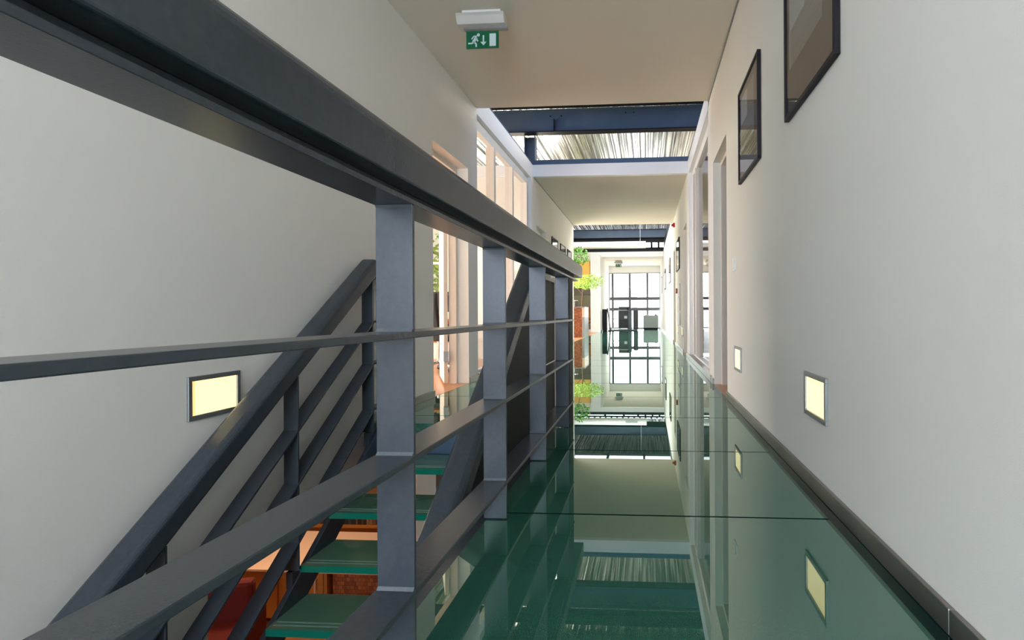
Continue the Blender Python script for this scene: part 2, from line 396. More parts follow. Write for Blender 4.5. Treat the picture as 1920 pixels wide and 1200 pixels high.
b = MB(); b.box(-7, 5, YF-.05, YF+.1, 2.95, ZC+.9).box(-7, -1.95, YF-.05, YF+.1, -.3, 2.95)
struct(b.build('wall_end', 'white'))
# clerestory above the end wall
root = bpy.data.objects.new('window_5', None); COL.objects.link(root); struct(root)
f = MB(); f.box(-7, 5, YF-.02, YF+.06, ZC+.9, ZC+.97).box(-7, 5, YF-.02, YF+.06, ZD-.06, ZD)
f.build('window_frame', 'black', root)
for x in (-6.2, -5.2, -4.2, -3.2, -2.2, -1.2, -.45, -.06, .31, .68, 1.05, 2.2, 3.4):
    q = MB(); q.box(x-.05, x+.05, YF-.02, YF+.06, ZC+.97, ZD-.06); q.build('mullion', 'black', root)
q = MB(); q.box(-7, 5, YF+.01, YF+.02, ZC+.97, ZD-.06); q.build('pane', 'pane', root)

# ---------------------------------------------------------------- roof: deck, beams, upstand walls
def corrugated(y0, y1, x0, x1):
    v = []; prof = []
    x = x0; p = .30
    while x < x1 - .001:
        prof += [(x, 0), (x+.09, 0), (x+.12, .06), (x+.17, .06), (x+.185, .035), (x+.215, .035), (x+.23, .06), (x+.27, .06)]
        x += p
    prof = [(min(a, x1), h) for a, h in prof]
    bb = MB(); n = len(prof); vs = [(a, y0, ZD+h) for a, h in prof] + [(a, y1, ZD+h) for a, h in prof]
    bb.add(vs, [(i, i+1, n+i+1, n+i) for i in range(n-1)])
    o = bb.build('ceiling', 'deck'); struct(o)
    s = o.modifiers.new('thick', 'SOLIDIFY'); s.thickness = .003
corrugated(9.3, 17.0, -7, 5); corrugated(22.3, YF, -7, 5)
b = MB(); b.box(-7, 5, -4, 6.9, ZD, ZD+.05); struct(b.build('ceiling', 'concrete'))
b = MB()
for y0, y1 in ((9.3, 17.0), (22.3, YF)): b.box(-7, 5, y0, y1, ZD+.06, ZD+.12)
b.box(-7, -2.6, 6.9, 9.3, ZD, ZD+.1).box(1.3, 5, 6.9, 9.3, ZD, ZD+.1).box(-7, -2.9, 17, 22.3, ZD, ZD+.1).box(1.3, 5, 17, 22.3, ZD, ZD+.1)
struct(b.build('ceiling', 'concrete'))
for n, (y0, y1, x0, x1, ms) in enumerate(((6.9, 9.3, -2.6, 1.3, (-1.3, 0)), (17.0, 22.3, -2.9, 1.3, (-1.5, -.1)))):
    root = bpy.data.objects.new('window_%d' % (6+n), None); COL.objects.link(root); struct(root)
    f = MB(); f.box(x0, x1, y0, y0+.08, ZD, ZD+.1).box(x0, x1, y1-.08, y1, ZD, ZD+.1).box(x0, x0+.08, y0+.08, y1-.08, ZD, ZD+.1).box(x1-.08, x1, y0+.08, y1-.08, ZD, ZD+.1)
    f.build('window_frame', 'black', root)
    for m in ms:
        q = MB(); q.box(m-.04, m+.04, y0+.08, y1-.08, ZD, ZD+.1); q.build('mullion', 'black', root)
    q = MB(); q.box(x0+.08, x1-.08, y0+.08, y1-.08, ZD+.08, ZD+.09); q.build('pane', 'roofdim' if n == 0 else 'pane', root)
b = MB()
b.box(-7.1, -7, -4, 5.0, -.3, ZD).box(-7.1, -7, 5.0, 9.6, -.3, .5).box(-7.1, -7, 5.0, 9.6, 2.7, 3.6).box(-7.1, -7, 9.6, 15.8, -.3, 3.6).box(-7.1, -7, 5.0, 8.2, 3.6, ZD).box(-7.1, -7, 15.8, YF, -.3, ZD)
struct(b.build('wall_left', 'wall'))
b = MB(); b.box(5, 5.1, -4, 8.2, -.3, ZD).box(5, 5.1, 8.2, 15.8, -.3, 3.6).box(5, 5.1, 15.8, YF, -.3, ZD)
struct(b.build('wall_right', 'wall'))
b = MB(); b.box(-7, 5, YO1-.05, YO1, ZC+.12, ZC+.14); struct(b.build('trim_14', 'white'))

root = bpy.data.objects.new('window_11', None); COL.objects.link(root); struct(root)  # unseen office side window, added to let the fill lamp in
q = MB(); q.box(-7.08, -7.02, 5.0, 9.6, .5, .56).box(-7.08, -7.02, 5.0, 9.6, 2.64, 2.7).box(-7.08, -7.02, 5.0, 5.06, .56, 2.64).box(-7.08, -7.02, 9.54, 9.6, .56, 2.64); q.build('window_frame', 'white', root)
for y in (6.5, 8.0): q = MB(); q.box(-7.08, -7.02, y-.03, y+.03, .56, 2.64); q.build('mullion', 'white', root)
q = MB(); q.box(-7.055, -7.045, 5.06, 9.54, .56, 2.64); q.build('pane', 'pane', root)
for sx, n in ((-7.06, 12), (5.04, 13)):  # unseen side glazing strips, added so the deck lamps shine in
    root = bpy.data.objects.new('window_%d' % n, None); COL.objects.link(root); struct(root)
    q = MB(); q.box(sx-.03, sx+.03, 8.2, 15.8, 3.6, 3.66).box(sx-.03, sx+.03, 8.2, 15.8, ZD-.06, ZD); q.build('window_frame', 'black', root)
    q = MB(); q.box(sx-.005, sx+.005, 8.2, 15.8, 3.66, ZD-.06); q.build('pane', 'pane', root)

def ibeam(name, x0, x1, y, z0, z1, fl, label, m='navy'):
    t = thing(name, (0, y, z0), label, 'beam')
    q = MB(); q.box(x0, x1, -.006, .006, .018, z1-z0-.018); q.build('web', m, t)
    for i, zz in enumerate((0, z1-z0-.018)):
        q = MB(); q.box(x0, x1, -fl/2, fl/2, zz, zz+.018); q.build('flange', 'black' if i == 0 else m, t)
    return t
bm1 = ibeam('steel_beam', -3.2, 1.6, 10.22, 4.09, 4.50, .2, 'navy steel beam crossing above the nearest ceiling opening')
for x in (-1.72, -1.52, -.35, -.2):
    q = MB(); q.tube((x, -.006, .31 if x < -1 else .335), (x, -.022, .31 if x < -1 else .335), .014, 6); q.build('bolt', 'black', bm1)
q = MB(); q.box(-2.0+.35, -1.99+.35, -.1, -.006, .018, .24); q.build('stiffener', 'black', bm1)
bm1.rotation_euler = (0, R(-.0), 0)
bm2 = ibeam('steel_beam', -3.3, 1.1, 24.0, 3.98, 4.36, .25, 'grey blue steel beam above the farther ceiling opening')
t = thing('steel_column', (-2.13, 10.42, 3.52), 'short navy steel column under the left end of the near beam', 'column')
q = MB(); q.box(-.1, .1, -.006, .006, 0, .57); q.build('web', 'navy', t)
for x in (-.1, .088): q = MB(); q.box(x, x+.012, -.1, .1, 0, .57); q.build('flange', 'navy', t)
q = MB(); q.box(XL, XR+.1, YE1+.0, YE1+.10, ZF, ZF+.085)
tag(q.build('edge_beam', 'navy'), 'dark navy channel lying on top of the first white fascia', 'beam')
q = MB(); q.box(XL-.06, XL-.02, YO1+.1, YE1, ZF, ZF+.05)
tag(q.build('edge_channel', 'navy'), 'dark navy channel running along the left upstand of the near opening', 'beam')
q = MB(); q.box(XR+.02, XR+.06, YO1+.1, YE1, ZF, ZF+.05)
tag(q.build('edge_channel', 'black'), 'black channel running along the right upstand of the near opening', 'beam')
q = MB(); q.box(-3.3, XR+.3, YE2+.0, YE2+.1, 3.461, 3.58)
tag(q.build('edge_beam', 'black'), 'black channel lying on top of the distant white fascia', 'beam')
q = MB(); q.box(XR+.0, XR+.10, YO2+.2, 23.9, ZF+.002, ZF+.3)
tag(q.build('edge_channel', 'black'), 'black steel channel on the right side of the farther opening', 'beam')
q = MB(); q.box(-3.3, 1.1, 24.0, 24.1, 3.80, 3.97); tag(q.build('edge_channel', 'black'), 'black channel hanging directly beneath the farther steel beam', 'beam')
q = MB(); q.box(-7, 5, 9.9, 10.1, 4.50, 4.68); tag(q.build('deck_closure', 'black'), 'dark strip closing the gap between the near beam and the metal deck', 'beam')
# ventilation duct
t = thing('ventilation_duct', (0, 22.75, 3.555), 'round white ventilation duct hanging in the distant roof opening', 'duct')
q = MB(); q.tube((-5.5, 0, 0), (.0, 0, 0), .14, 28); q.build('pipe', 'duct', t, smooth=False)
q = MB(); q.box(-.84, -.36, -.15, -.11, -.05, .025); q.build('air_grille', 'alu_dark', t)
q = MB(); q.tube((-.22, 0, .14), (-.22, 0, 1.15), .008, 6); q.build('hanger_rod', 'alu', t)

# ---------------------------------------------------------------- main balustrade
PX0, PX1 = -.635, -.545
posts_y = (-.46, .41, 1.29, 2.165, 3.04, 3.935)
ra = thing('balustrade', (0, 0, 0), 'dark grey flat-bar balustrade guarding the stair opening beside the glass walkway', 'railing')
for y in posts_y[2:]:
    q = MB(); q.box(PX0, PX1, y, y+.012, .004, 1.058); p = q.build('post', 'steel', ra, bevel=.0015)
    for z in (.153, .47, .76):
        q = MB(); q.prism([(y-.007, z), (y+.001, z), (y+.001, z+.008)], 'x', PX0+.001, PX1-.001); q.build('weld_seam', 'weld', p)
    q = MB(); q.prism([(y-.006, 1.0575), (y+.001, 1.0575), (y+.001, 1.051)], 'x', PX0+.001, PX1-.001); q.build('weld_seam', 'weld', p)
q = MB(); q.box(PX0+.05, PX1, 3.99, 4.19, .0, 1.058); q.build('end_plate', 'black', ra, bevel=.002)
for z in (.138, .455, .745):
    q = MB(); q.box(PX0-.004, PX1+.004, -1.4, 4.2, z, z+.015); q.build('rail', 'steel', ra, bevel=.002)
q = MB(); q.box(PX0-.002, PX1+.003, -1.4, 4.5, 1.058, 1.070).box(-.610, -.575, -1.4, 4.5, 1.070, 1.094)
q.build('rail_bracket', 'steel', ra, bevel=.0015)
q = MB(); q.sweep(rrect(-.650, -.525, 1.094, 1.206, .032, ('tl', 'tr'), 6) , [(-1.4, 0), (4.66, 0)])
q.build('handrail', 'steel', ra, bevel=.006, seg=3)

# ---------------------------------------------------------------- stair
KY = 3.80        # where the sloping rails turn level
def slope_pts(y_end=-1.3, top=4.0): return [(y_end, -(KY - y_end) * SLOPE), (KY, 0), (top, 0)]
st = thing('staircase', (0, 0, 0), 'open staircase of green glass treads between dark steel stringers going down to the lower floor', 'staircase')
for x0, x1 in ((-1.925, -1.895), (-.81, -.78)):
    q = MB(); zt = -.19 + .03; y_t = 3.53
    yb = -1.3; z_at = lambda y: zt + (y - y_t) * SLOPE
    q.prism([(yb, z_at(yb)), (3.98, z_at(3.98) - .10), (4.0, -.1), (4.0, -.24), (3.75, z_at(3.75) - .27), (yb, z_at(yb) - .27)], 'x', x0, x1)
    q.build('stringer', 'steel', st, bevel=.003)
for n in range(1, 17):
    yf = 3.53 - G*(n-1); z = -RISE*n
    q = MB(); q.box(-1.895, -.81, yf, yf+.36, z-.036, z)
    tr = q.build('tread', ['tread', 'tread_edge'], st)
    for p in tr.data.polygons:
        if abs(p.normal.z) < .5: p.material_index = 1
    for d in (.035, .065): q = MB(); q.box(-1.88, -.83, yf+d, yf+d+.010, z, z+.0012); q.build('antislip_strip', 'grit', tr)
    for xx in (-1.895, -.845): q = MB(); q.box(xx, xx+.035, yf+.04, yf+.30, z-.046, z-.036); q.build('bracket', 'steel', tr)
def stair_rail(x0, x1, label, top_y, posts):
    t = thing('stair_railing', (0, 0, 0), label, 'railing')
    for z in (.138, .455, .745):
        q = MB(); q.sweep([(x1, 0), (x1, .015), (x0, .015), (x0, 0)], [(y, h+z) for y, h in slope_pts(top=top_y)])
        q.build('rail', 'steel', t, bevel=.002)
    q = MB(); q.sweep([(x1, 0), (x1, .012), (x0, .012), (x0, 0)], [(y, h+1.052) for y, h in slope_pts(top=top_y)])
    q.build('rail_bracket', 'steel', t)
    q = MB(); q.sweep(rrect(x0-.018, x1+.018, 1.075, 1.185, .032, ('tl', 'tr'), 5), slope_pts(top=top_y))
    q.build('handrail', 'steel', t, bevel=.004)
    for y in posts:
        zz = -(KY - y) * SLOPE if y < KY else 0
        q = MB(); q.box(x0+.002, x1-.002, y, y+.012, zz+.0, zz+1.052); q.build('post', 'steel', t, bevel=.0015)
        q = MB(); q.box(x0+.025, x1-.025, y-.02, y+.03, zz-.09, zz+.0); q.build('foot', 'steel', t)
    return t
stair_rail(-1.965, -1.88, 'dark grey sloping railing fixed beside the white left wall over the stairs', 4.3, (3.78, 2.93, 2.08, 1.23, .38))
rr = stair_rail(-.825, -.745, 'dark grey sloping railing on the walkway side of the stairs', 4.30, (3.78, 2.93, 2.08, 1.23, .38))
# level end of the inner stair railing
ya, yb = 1.2, 4.07; zz = lambda y: -(KY - y) * SLOPE if y < KY else 0
q = MB(); q.prism([(ya, zz(ya)+.02), (KY, .02), (yb, .02), (yb, 1.074), (KY, 1.074), (ya, zz(ya)+1.074)], 'x', -.744, -.731)
q.build('infill_plate', 'black', rr)
q = MB(); q.box(-.742, -.734, 4.07, 4.49, .03, 1.05); q.build('end_panel', 'black', rr)
q = MB(); q.box(-.745, -.728, 4.49, 4.515, .0, 1.09).box(-.745, -.730, 4.07, 4.49, .415, .43).box(-.745, -.730, 4.07, 4.49, .002, .03).box(-.745, -.730, 4.07, 4.49, 1.05, 1.075)
o = q.build('end_frame', 'pinkwhite', rr); o['label'] = 'pale cream edge frame'

# ---------------------------------------------------------------- recessed wall lamps
def wall_lamp(x, y, z, side, label, w=.325, h=.20):
    """side=+1 lamp faces +x (left wall), -1 faces -x (right wall)"""
    t = thing('wall_lamp', (x, y, z), label, 'wall lamp', 'recessed wall lamps')
    s = side; fr = .022
    q = MB()
    def B(y0, y1, z0, z1, d0, d1):
        a, c = sorted((s*d0, s*d1)); q.box(a, c, y0, y1, z0, z1)
    B(-w/2, w/2, h/2-fr, h/2, 0, .012); B(-w/2, w/2, -h/2, -h/2+fr, 0, .012)
    B(-w/2, -w/2+fr, -h/2+fr, h/2-fr, 0, .012); B(w/2-fr, w/2, -h/2+fr, h/2-fr, 0, .012)
    q.build('lamp_frame', 'alu_dark', t, bevel=.002)
    q = MB(); B(-w/2+fr, w/2-fr, -h/2+fr, h/2-fr, .001, .004); q.build('lit_glass', 'lamp', t)
    q = MB(); B(-w/2+fr, -w/2+fr+.02, -h/2+fr, h/2-fr, .004, .006); q.build('reflector', 'lamp_inner', t)
    return t
wall_lamp(XL, 2.545, .425, 1, 'lit recessed lamp in the left wall above the stair handrail')
wall_lamp(XR, 2.585, .423, -1, 'lit recessed lamp in the right wall, the nearest and largest there')
wall_lamp(XR, 4.72, .42, -1, 'lit recessed lamp in the right wall beneath the light switch')
wall_lamp(XR, 11.9, .42, -1, 'small lit recessed lamp low on the right wall just past the glazing')
wall_lamp(XR, 13.5, .42, -1, 'small lit recessed lamp low on the right wall behind the paper sheets')
wall_lamp(-1.95, 25.6, .42, 1, 'tiny lit recessed lamp at the far left near the leaning boards')

# light switch
t = thing('light_switch', (XR, 4.88, 1.21), 'white rocker light switch on the right wall beside the doorway', 'light switch')
q = MB(); q.box(-.009, 0, -.08, .08, -.055, .055); q.build('switch_plate', 'plastic', t, bevel=.003)
q = MB(); q.box(-.015, -.009, -.03, .03, -.035, .035); q.build('rocker', 'plastic', t, bevel=.002)

# ---------------------------------------------------------------- framed pictures
def picture(x, y0, y1, z0, z1, s, label, group, photo=True, name='framed_picture'):
    """s=-1: hangs on the right wall facing -x; s=+1: on the left wall facing +x"""
    t = thing(name, (x, (y0+y1)/2, z0), label, 'picture', group)
    w = (y1-y0)/2; h = z1-z0; fr = .022; D = .026; q = MB()
    def B(y0, y1, z0, z1, d0, d1, qq): a, c = sorted((s*d0, s*d1)); qq.box(a, c, y0, y1, z0, z1)
    B(-w, w, 0, fr, .002, D, q); B(-w, w, h-fr, h, .002, D, q); B(-w, -w+fr, fr, h-fr, .002, D, q); B(w-fr, w, fr, h-fr, .002, D, q)
    q.build('picture_frame', 'frame', t, bevel=.002)
    q = MB(); B(-w+fr, w-fr, fr, h-fr, .003, .010, q); q.build('mount_board', 'matboard', t)
    if photo:
        q = MB(); B(-.20, .33, h*.35, h*.90, .0101, .0112, q); q.build('photo_print', 'photo', t)
        q = MB(); B(.32, .335, h*.35, h*.90, .0113, .0118, q); B(.06, .32, h*.62, h*.90, .0113, .0118, q); q.build('photo_border', 'photo_sky', t)
    q = MB(); B(-w+fr, w-fr, fr, h-fr, .018, .020, q); q.build('glass', 'picglass', t)
    return t
M['picglass'] = pane_mat('picture_glass', (1, 1, 1), 0.0, 1.6)
g = 'framed pictures along the corridor'
picture(XR, 2.245, 3.04, 1.80, 2.51, -1, 'black framed aerial photograph hanging nearest on the right wall', g)
picture(XR, 3.75, 4.53, 1.81, 2.52, -1, 'second black framed picture on the right wall, above the light switch side', g)
picture(XR, 12.65, 13.8, 1.79, 2.5, -1, 'black framed picture above the row of white paper sheets', g, False)
picture(XR, 17.3, 18.3, 1.75, 2.5, -1, 'narrow looking black frame on the brightly lit stretch of right wall', g, False)
picture(XR, 21.4, 22.4, 1.72, 2.48, -1, 'next smaller black frame farther down the bright right wall', g, False)
picture(XR, 26.4, 27.6, 1.75, 2.5, -1, 'last black frame on the right wall close to the end window', g, False)
picture(XL, 12.2, 13.0, 1.78, 2.49, 1, 'black framed picture on the left wall, first one peeking over the handrail', g, False)
picture(XL, 13.45, 14.25, 1.78, 2.49, 1, 'middle black framed picture peeking over the handrail on the left wall', g, False)
picture(XL, 14.65, 15.4, 1.78, 2.49, 1, 'black framed picture on the left wall nearest the potted trees', g, False)

# ---------------------------------------------------------------- exit signs
def exit_sign(x, y, label, sc=1.0, rz=0.0):
    t = thing('exit_sign', (x, y, ZC), label, 'exit sign', rz=rz)
    q = MB(); q.box(-.163, .163, -.04, .04, -.045, 0); q.build('ceiling_plate', 'plastic', t, bevel=.004)
    q = MB(); q.prism([(-.09, -.045), (.07, -.045), (.07, -.125), (-.055, -.125), (-.09, -.07)], 'x', -.20, .20)
    q.build('housing', 'signbox', t, bevel=.004)
    q = MB(); q.box(-.16, .205, .0, .05, -.14, -.125); q.build('lamp_tray', 'alu_dark', t)
    q = MB(); q.box(-.155, .16, .012, .018, -.312, -.14); q.build('carrier', 'picglass', t)
    q = MB(); q.box(-.137, .137, -.002, .010, -.302, -.158); pn = q.build('sign_panel', 'green_sign', t)
    # pictogram: running man, arrow, doorway
    q = MB(); Y = -.0045; oz = -.230; S = .143
    def poly(pts): q.prism([(a*S, oz + c*S) for a, c in pts], 'y', Y, -.0021)
    def limb(a, c, d, e, wd):
        dx, dz = d-a, e-c; L = math.hypot(dx, dz); nx, nz = -dz/L*wd, dx/L*wd
        poly([(a+nx, c+nz), (d+nx, e+nz), (d-nx, e-nz), (a-nx, c-nz)])
    poly([(-.235+.09*math.cos(k*math.pi/6), .27+.09*math.sin(k*math.pi/6)) for k in range(12)])
    limb(-.35, .14, -.55, -.16, .085)        # torso
    limb(-.33, .20, -.52, .20, .035); limb(-.50, .20, -.64, .04, .035)     # rear arm
    limb(-.36, .10, -.27, -.10, .035)                                       # front arm
    limb(-.50, -.14, -.38, -.24, .05); limb(-.38, -.22, -.37, -.42, .045)    # front leg
    limb(-.54, -.14, -.63, -.21, .05); limb(-.62, -.21, -.84, -.21, .04)    # rear leg
    limb(.06, .24, .06, -.16, .04); poly([(-.12, -.14), (.24, -.14), (.06, -.34)])
    poly([(.42, .32), (.80, .32), (.80, -.40), (.42, -.40)])
    q.build('pictogram', 'sign_white', pn)
    return t
exit_sign(-1.345, 4.62, 'green and white running man exit sign hanging from the near ceiling')
exit_sign(-1.30, 27.0, 'small distant exit sign hanging before the end window')

# red alarm beacon and call point
t = thing('alarm_beacon', (XR-.0, 14.75, 3.08), 'red alarm sounder high on the right wall under the ceiling', 'alarm')
q = MB(); q.box(-.05, 0, -.06, .06, -.055, .055); q.build('housing', 'red', t, bevel=.01)
q = MB(); q.tube((-.05, 0, 0), (-.09, 0, 0), .035, 14, .028); q.build('lens', 'red', t)
t = thing('fire_call_point', (XR, 13.6, 1.33), 'small red fire call point on the right wall by the paper sheets', 'alarm')
q = MB(); q.box(-.05, 0, -.06, .06, -.06, .06); q.build('housing', 'red', t, bevel=.006)
q = MB(); q.box(-.054, -.05, -.035, .035, -.035, .035); q.build('push_plate', 'plastic', t)
for i, z in enumerate((1.17, .86, .53)):
    q = MB(); q.box(XR-.02, XR-.0, 12.55, 13.3, z, z+.28)
    tag(q.build('paper_sheet', 'paper', bevel=.002), 'white paper sheet on the right wall, %s of the three' % ('top', 'middle', 'bottom')[i], 'notice', 'notices on the right wall')

# ---------------------------------------------------------------- doors
def door_frame(n, x0, x1, y0, y1, z1, leaf=None):
    root = bpy.data.objects.new('door_%d' % n, None); COL.objects.link(root); struct(root)
    q = MB(); q.box(x0, x1, y0, y0+.03, 0, z1).box(x0, x1, y1-.05, y1, 0, z1).box(x0, x1, y0+.03, y1-.05, z1-.05, z1)
    q.build('door_frame', 'pinkwhite', root, bevel=.003)
    return root
d = door_frame(1, XL-.22, XL-.13, 5.33, 6.42, 2.49)
# open leaf, swung back into the office
lf = MB(); lf.box(0, .9, 0, .045, .01, 2.42); leaf = lf.build('door_leaf', 'pinkwhite', d, bevel=.003)
leaf.location = (-2.27, 6.34, 0); leaf.rotation_euler = (0, 0, math.atan2(.83, -.36))
q = MB(); q.box(-.03, .06, -.004, .05, .26, .38).box(-.03, .06, -.004, .05, 1.95, 2.07); q.build('hinge', 'alu', leaf)
q = MB(); q.tube((.82, .0, 1.05), (.82, -.05, 1.05), .01, 8).tube((.82, -.05, 1.05), (.70, -.05, 1.05), .009, 8); q.build('door_handle', 'chrome', leaf)
door_frame(2, XR+.08, XR+.16, 5.36, 6.40, 2.48)
d3 = door_frame(3, XR+.06, XR+.14, 10.55, 11.5, 2.48); q = MB(); q.box(XR+.08, XR+.12, 10.58, 11.45, .01, 2.43); q.build('door_leaf', 'white', d3)
d4 = door_frame(4, XR+.06, XR+.14, 14.6, 15.6, 2.48); q = MB(); q.box(XR+.08, XR+.12, 14.63, 15.55, .01, 2.43); q.build('door_leaf', 'pinkwhite', d4)
d5 = door_frame(5, XL-.15, XL-.08, 10.54, 11.5, 2.47); q = MB(); q.box(XL-.13, XL-.09, 10.57, 11.45, .01, 2.42); q.build('door_leaf', 'pinkwhite', d5)

# ---------------------------------------------------------------- office on the left
b = MB()
b.box(-7, -3.35, YE1, YE1+.1, 2.55, ZC+.2).box(-3.35, XL-.15, YE1, YE1+.1, 0, ZC+.2).box(-7, -3.35, YE1, YE1+.1, -.02, .45)
struct(b.build('wall_office', 'wall'))
b = MB(); b.box(-7, XL-.15, YE1-.03, YE1+.0, ZC, ZC+.2); struct(b.build('trim_15', 'white'))
root = bpy.data.objects.new('window_8', None); COL.objects.link(root); struct(root)
f = MB(); f.box(-7, -3.35, YE1, YE1+.08, 2.47, 2.55).box(-7, -3.35, YE1, YE1+.08, .45, .53)
f.build('window_frame', 'pinkwhite', root)
for x in (-6.4, -5.5, -4.9, -4.25, -3.62, -3.39):
    q = MB(); q.box(x-.035, x+.035, YE1, YE1+.08, .53, 2.47); q.build('mullion', 'pinkwhite', root)
for z in (1.1, 1.75):
    q = MB(); q.box(-7, -3.35, YE1+.01, YE1+.07, z-.02, z+.02); q.build('glazing_bar', 'white', root)
q = MB(); q.box(-7, -3.35, YE1+.03, YE1+.04, .53, 2.47); q.build('pane', 'pane', root)
b = MB(); b.box(-7, XL-.15, 4.4, 4.5, -.02, ZC); struct(b.build('wall_office', 'wall'))

def desk(loc, L, W, H, label, top='orange', leg='alu', rz=0):
    t = thing('desk', loc, label, 'desk', rz=rz)
    q = MB(); q.box(-L/2, L/2, -W/2, W/2, H-.03, H); q.build('desk_top', top, t, bevel=.004)
    q = MB(); q.box(-L/2+.1, L/2-.1, W/2-.08, W/2-.06, H-.4, H-.03); q.build('modesty_panel', top, t)
    for x in (-L/2+.06, L/2-.06):
        for y in (-W/2+.06, W/2-.06):
            q = MB(); q.box(x-.025, x+.025, y-.025, y+.025, 0, H-.03); q.build('leg', leg, t)
    return t
def office_chair(loc, label, m='mesh', rz=0):
    t = thing('office_chair', loc, label, 'chair', rz=rz)
    q = MB(); q.sweep(rrect(-.24, .24, .44, .52, .03, ('tl', 'tr', 'bl', 'br'), 3), [(-.23, 0), (.0, -.01), (.23, .01)]); q.build('seat', m, t, bevel=.01)
    q = MB(); q.prism([(.20, .60), (.26, .60), (.33, .95), (.31, 1.12), (.27, 1.12), (.26, .95)], 'x', -.22, .22); q.build('backrest', m, t, bevel=.02)
    q = MB(); q.prism([(.05, .44), (.27, .44), (.30, .75), (.27, .75), (.24, .47), (.05, .47)], 'x', -.03, .03); q.build('back_support', 'blackplastic', t)
    q = MB(); q.tube((0, 0, .12), (0, 0, .44), .028, 12); q.build('gas_lift', 'chrome', t)
    q = MB()
    for k in range(5):
        a = R(72*k+20); q.tube((0, 0, .14), (.29*math.cos(a), .29*math.sin(a), .085), .024, 8, .016)
    bs = q.build('base', 'chrome', t)
    for k in range(5):
        a = R(72*k+20); x, y = .29*math.cos(a), .29*math.sin(a)
        q = MB(); q.tube((x-.025, y, .035), (x+.025, y, .035), .034, 12); q.tube((x, y, .06), (x, y, .09), .01, 6); q.build('castor', 'blackplastic', bs)
    for s in (-1, 1):
        q = MB(); q.tube((s*.25, 0, .48), (s*.29, 0, .66), .014, 8).box(s*.29-.03, s*.29+.03, -.13, .13, .66, .685); q.build('armrest', 'blackplastic', t)
    return t
office_chair((-2.98, 7.95, -.02), 'black swivel office chair seen through the open left door', rz=R(160))
desk((-3.7, 9.0, -.02), 1.6, .8, .74, 'orange topped office desk behind the black swivel chair', 'orange')
t = thing('monitor', (-3.45, 9.05, .72), 'black computer monitor standing on the orange office desk', 'monitor')
q = MB(); q.box(-.26, .26, -.015, .015, .12, .45); q.build('screen', 'blackplastic', t, bevel=.005)
q = MB(); q.tube((0, 0, .01), (0, 0, .14), .02, 10); q.build('stand', 'blackplastic', t)
q = MB(); q.box(-.12, .12, -.08, .08, 0, .012); q.build('foot', 'blackplastic', t)

# ---------------------------------------------------------------- plants
def foliage(name, cen, rad, n, m, seed, parent, size=.07):
    rnd = random.Random(seed); q = MB()
    for i in range(n):
        while True:
            p = Vector((rnd.uniform(-1, 1), rnd.uniform(-1, 1), rnd.uniform(-1, 1)))
            if .25 < p.length < 1: break
        p = Vector((p.x*rad[0], p.y*rad[1], p.z*rad[2])) + Vector(cen)
        d = Vector((rnd.gauss(0, 1), rnd.gauss(0, 1), rnd.gauss(-.3, .6))).normalized(); s = d.orthogonal().normalized()
        u = (s*math.cos(i) + d.cross(s)*math.sin(i)); L = size*rnd.uniform(.7, 1.3); nrm = d.cross(u)
        q.add([p, p+d*L*.4+u*L*.28+nrm*L*.06, p+d*L, p+d*L*.4-u*L*.28+nrm*L*.06, p+d*L*.45], [(0, 1, 4), (1, 2, 4), (2, 3, 4), (3, 0, 4)])
    return q.build(name, m, parent)
t = thing('potted_tree', (-2.35, 20.4, 0), 'tall indoor tree with bright green foliage beyond the left wall', 'plant')
q = MB(); q.tube((0, 0, 0), (0, 0, .5), .2, 20, .26); q.build('plant_pot', 'pot', t)
q = MB(); q.tube((0, 0, .45), (.05, .1, 1.6), .035, 8, .025).tube((.05, .1, 1.6), (-.25, 1.2, 2.7), .025, 8, .015).tube((.05, .1, 1.6), (.3, -.2, 1.9), .015, 6, .008).tube((.05, .1, 1.5), (-.3, .1, 1.9), .015, 6, .008)
q.build('trunk', 'bark', t)
foliage('foliage', (.22, -.2, 1.95), (.62, .45, .28), 620, 'leaf2', 3, t, .085)
foliage('foliage', (-.25, 1.2, 3.0), (.45, .4, .35), 520, 'leaf', 4, t, .09)
# outside the office window
for i, (x, y, s) in enumerate(((-5.2, 14.0, 1.0), (-5.6, 17.0, 1.0), (-4.7, 19.9, 1.0))):
    t = thing('garden_tree', (x, y, -.3), ('light green tree outside the office window, nearest the glass', 'light green tree outside the office window, leftmost of the trees', 'light green tree outside the office window, farthest from the glass')[i], 'tree', 'trees outside the office window')
    q = MB(); q.tube((0, 0, 0), (0, 0, 1.6*s), .09, 8, .05).tube((0, 0, 1.2*s), (.5, .1, 2.0*s), .04, 6, .02).tube((0, 0, 1.2*s), (-.5, .1, 2.1*s), .04, 6, .02); q.build('trunk', 'bark', t)
    foliage('foliage', (0, 0, 2.2*s), (1.1*s, .9*s, 1.0*s), 900, 'leaf2', 20+i, t, .16)

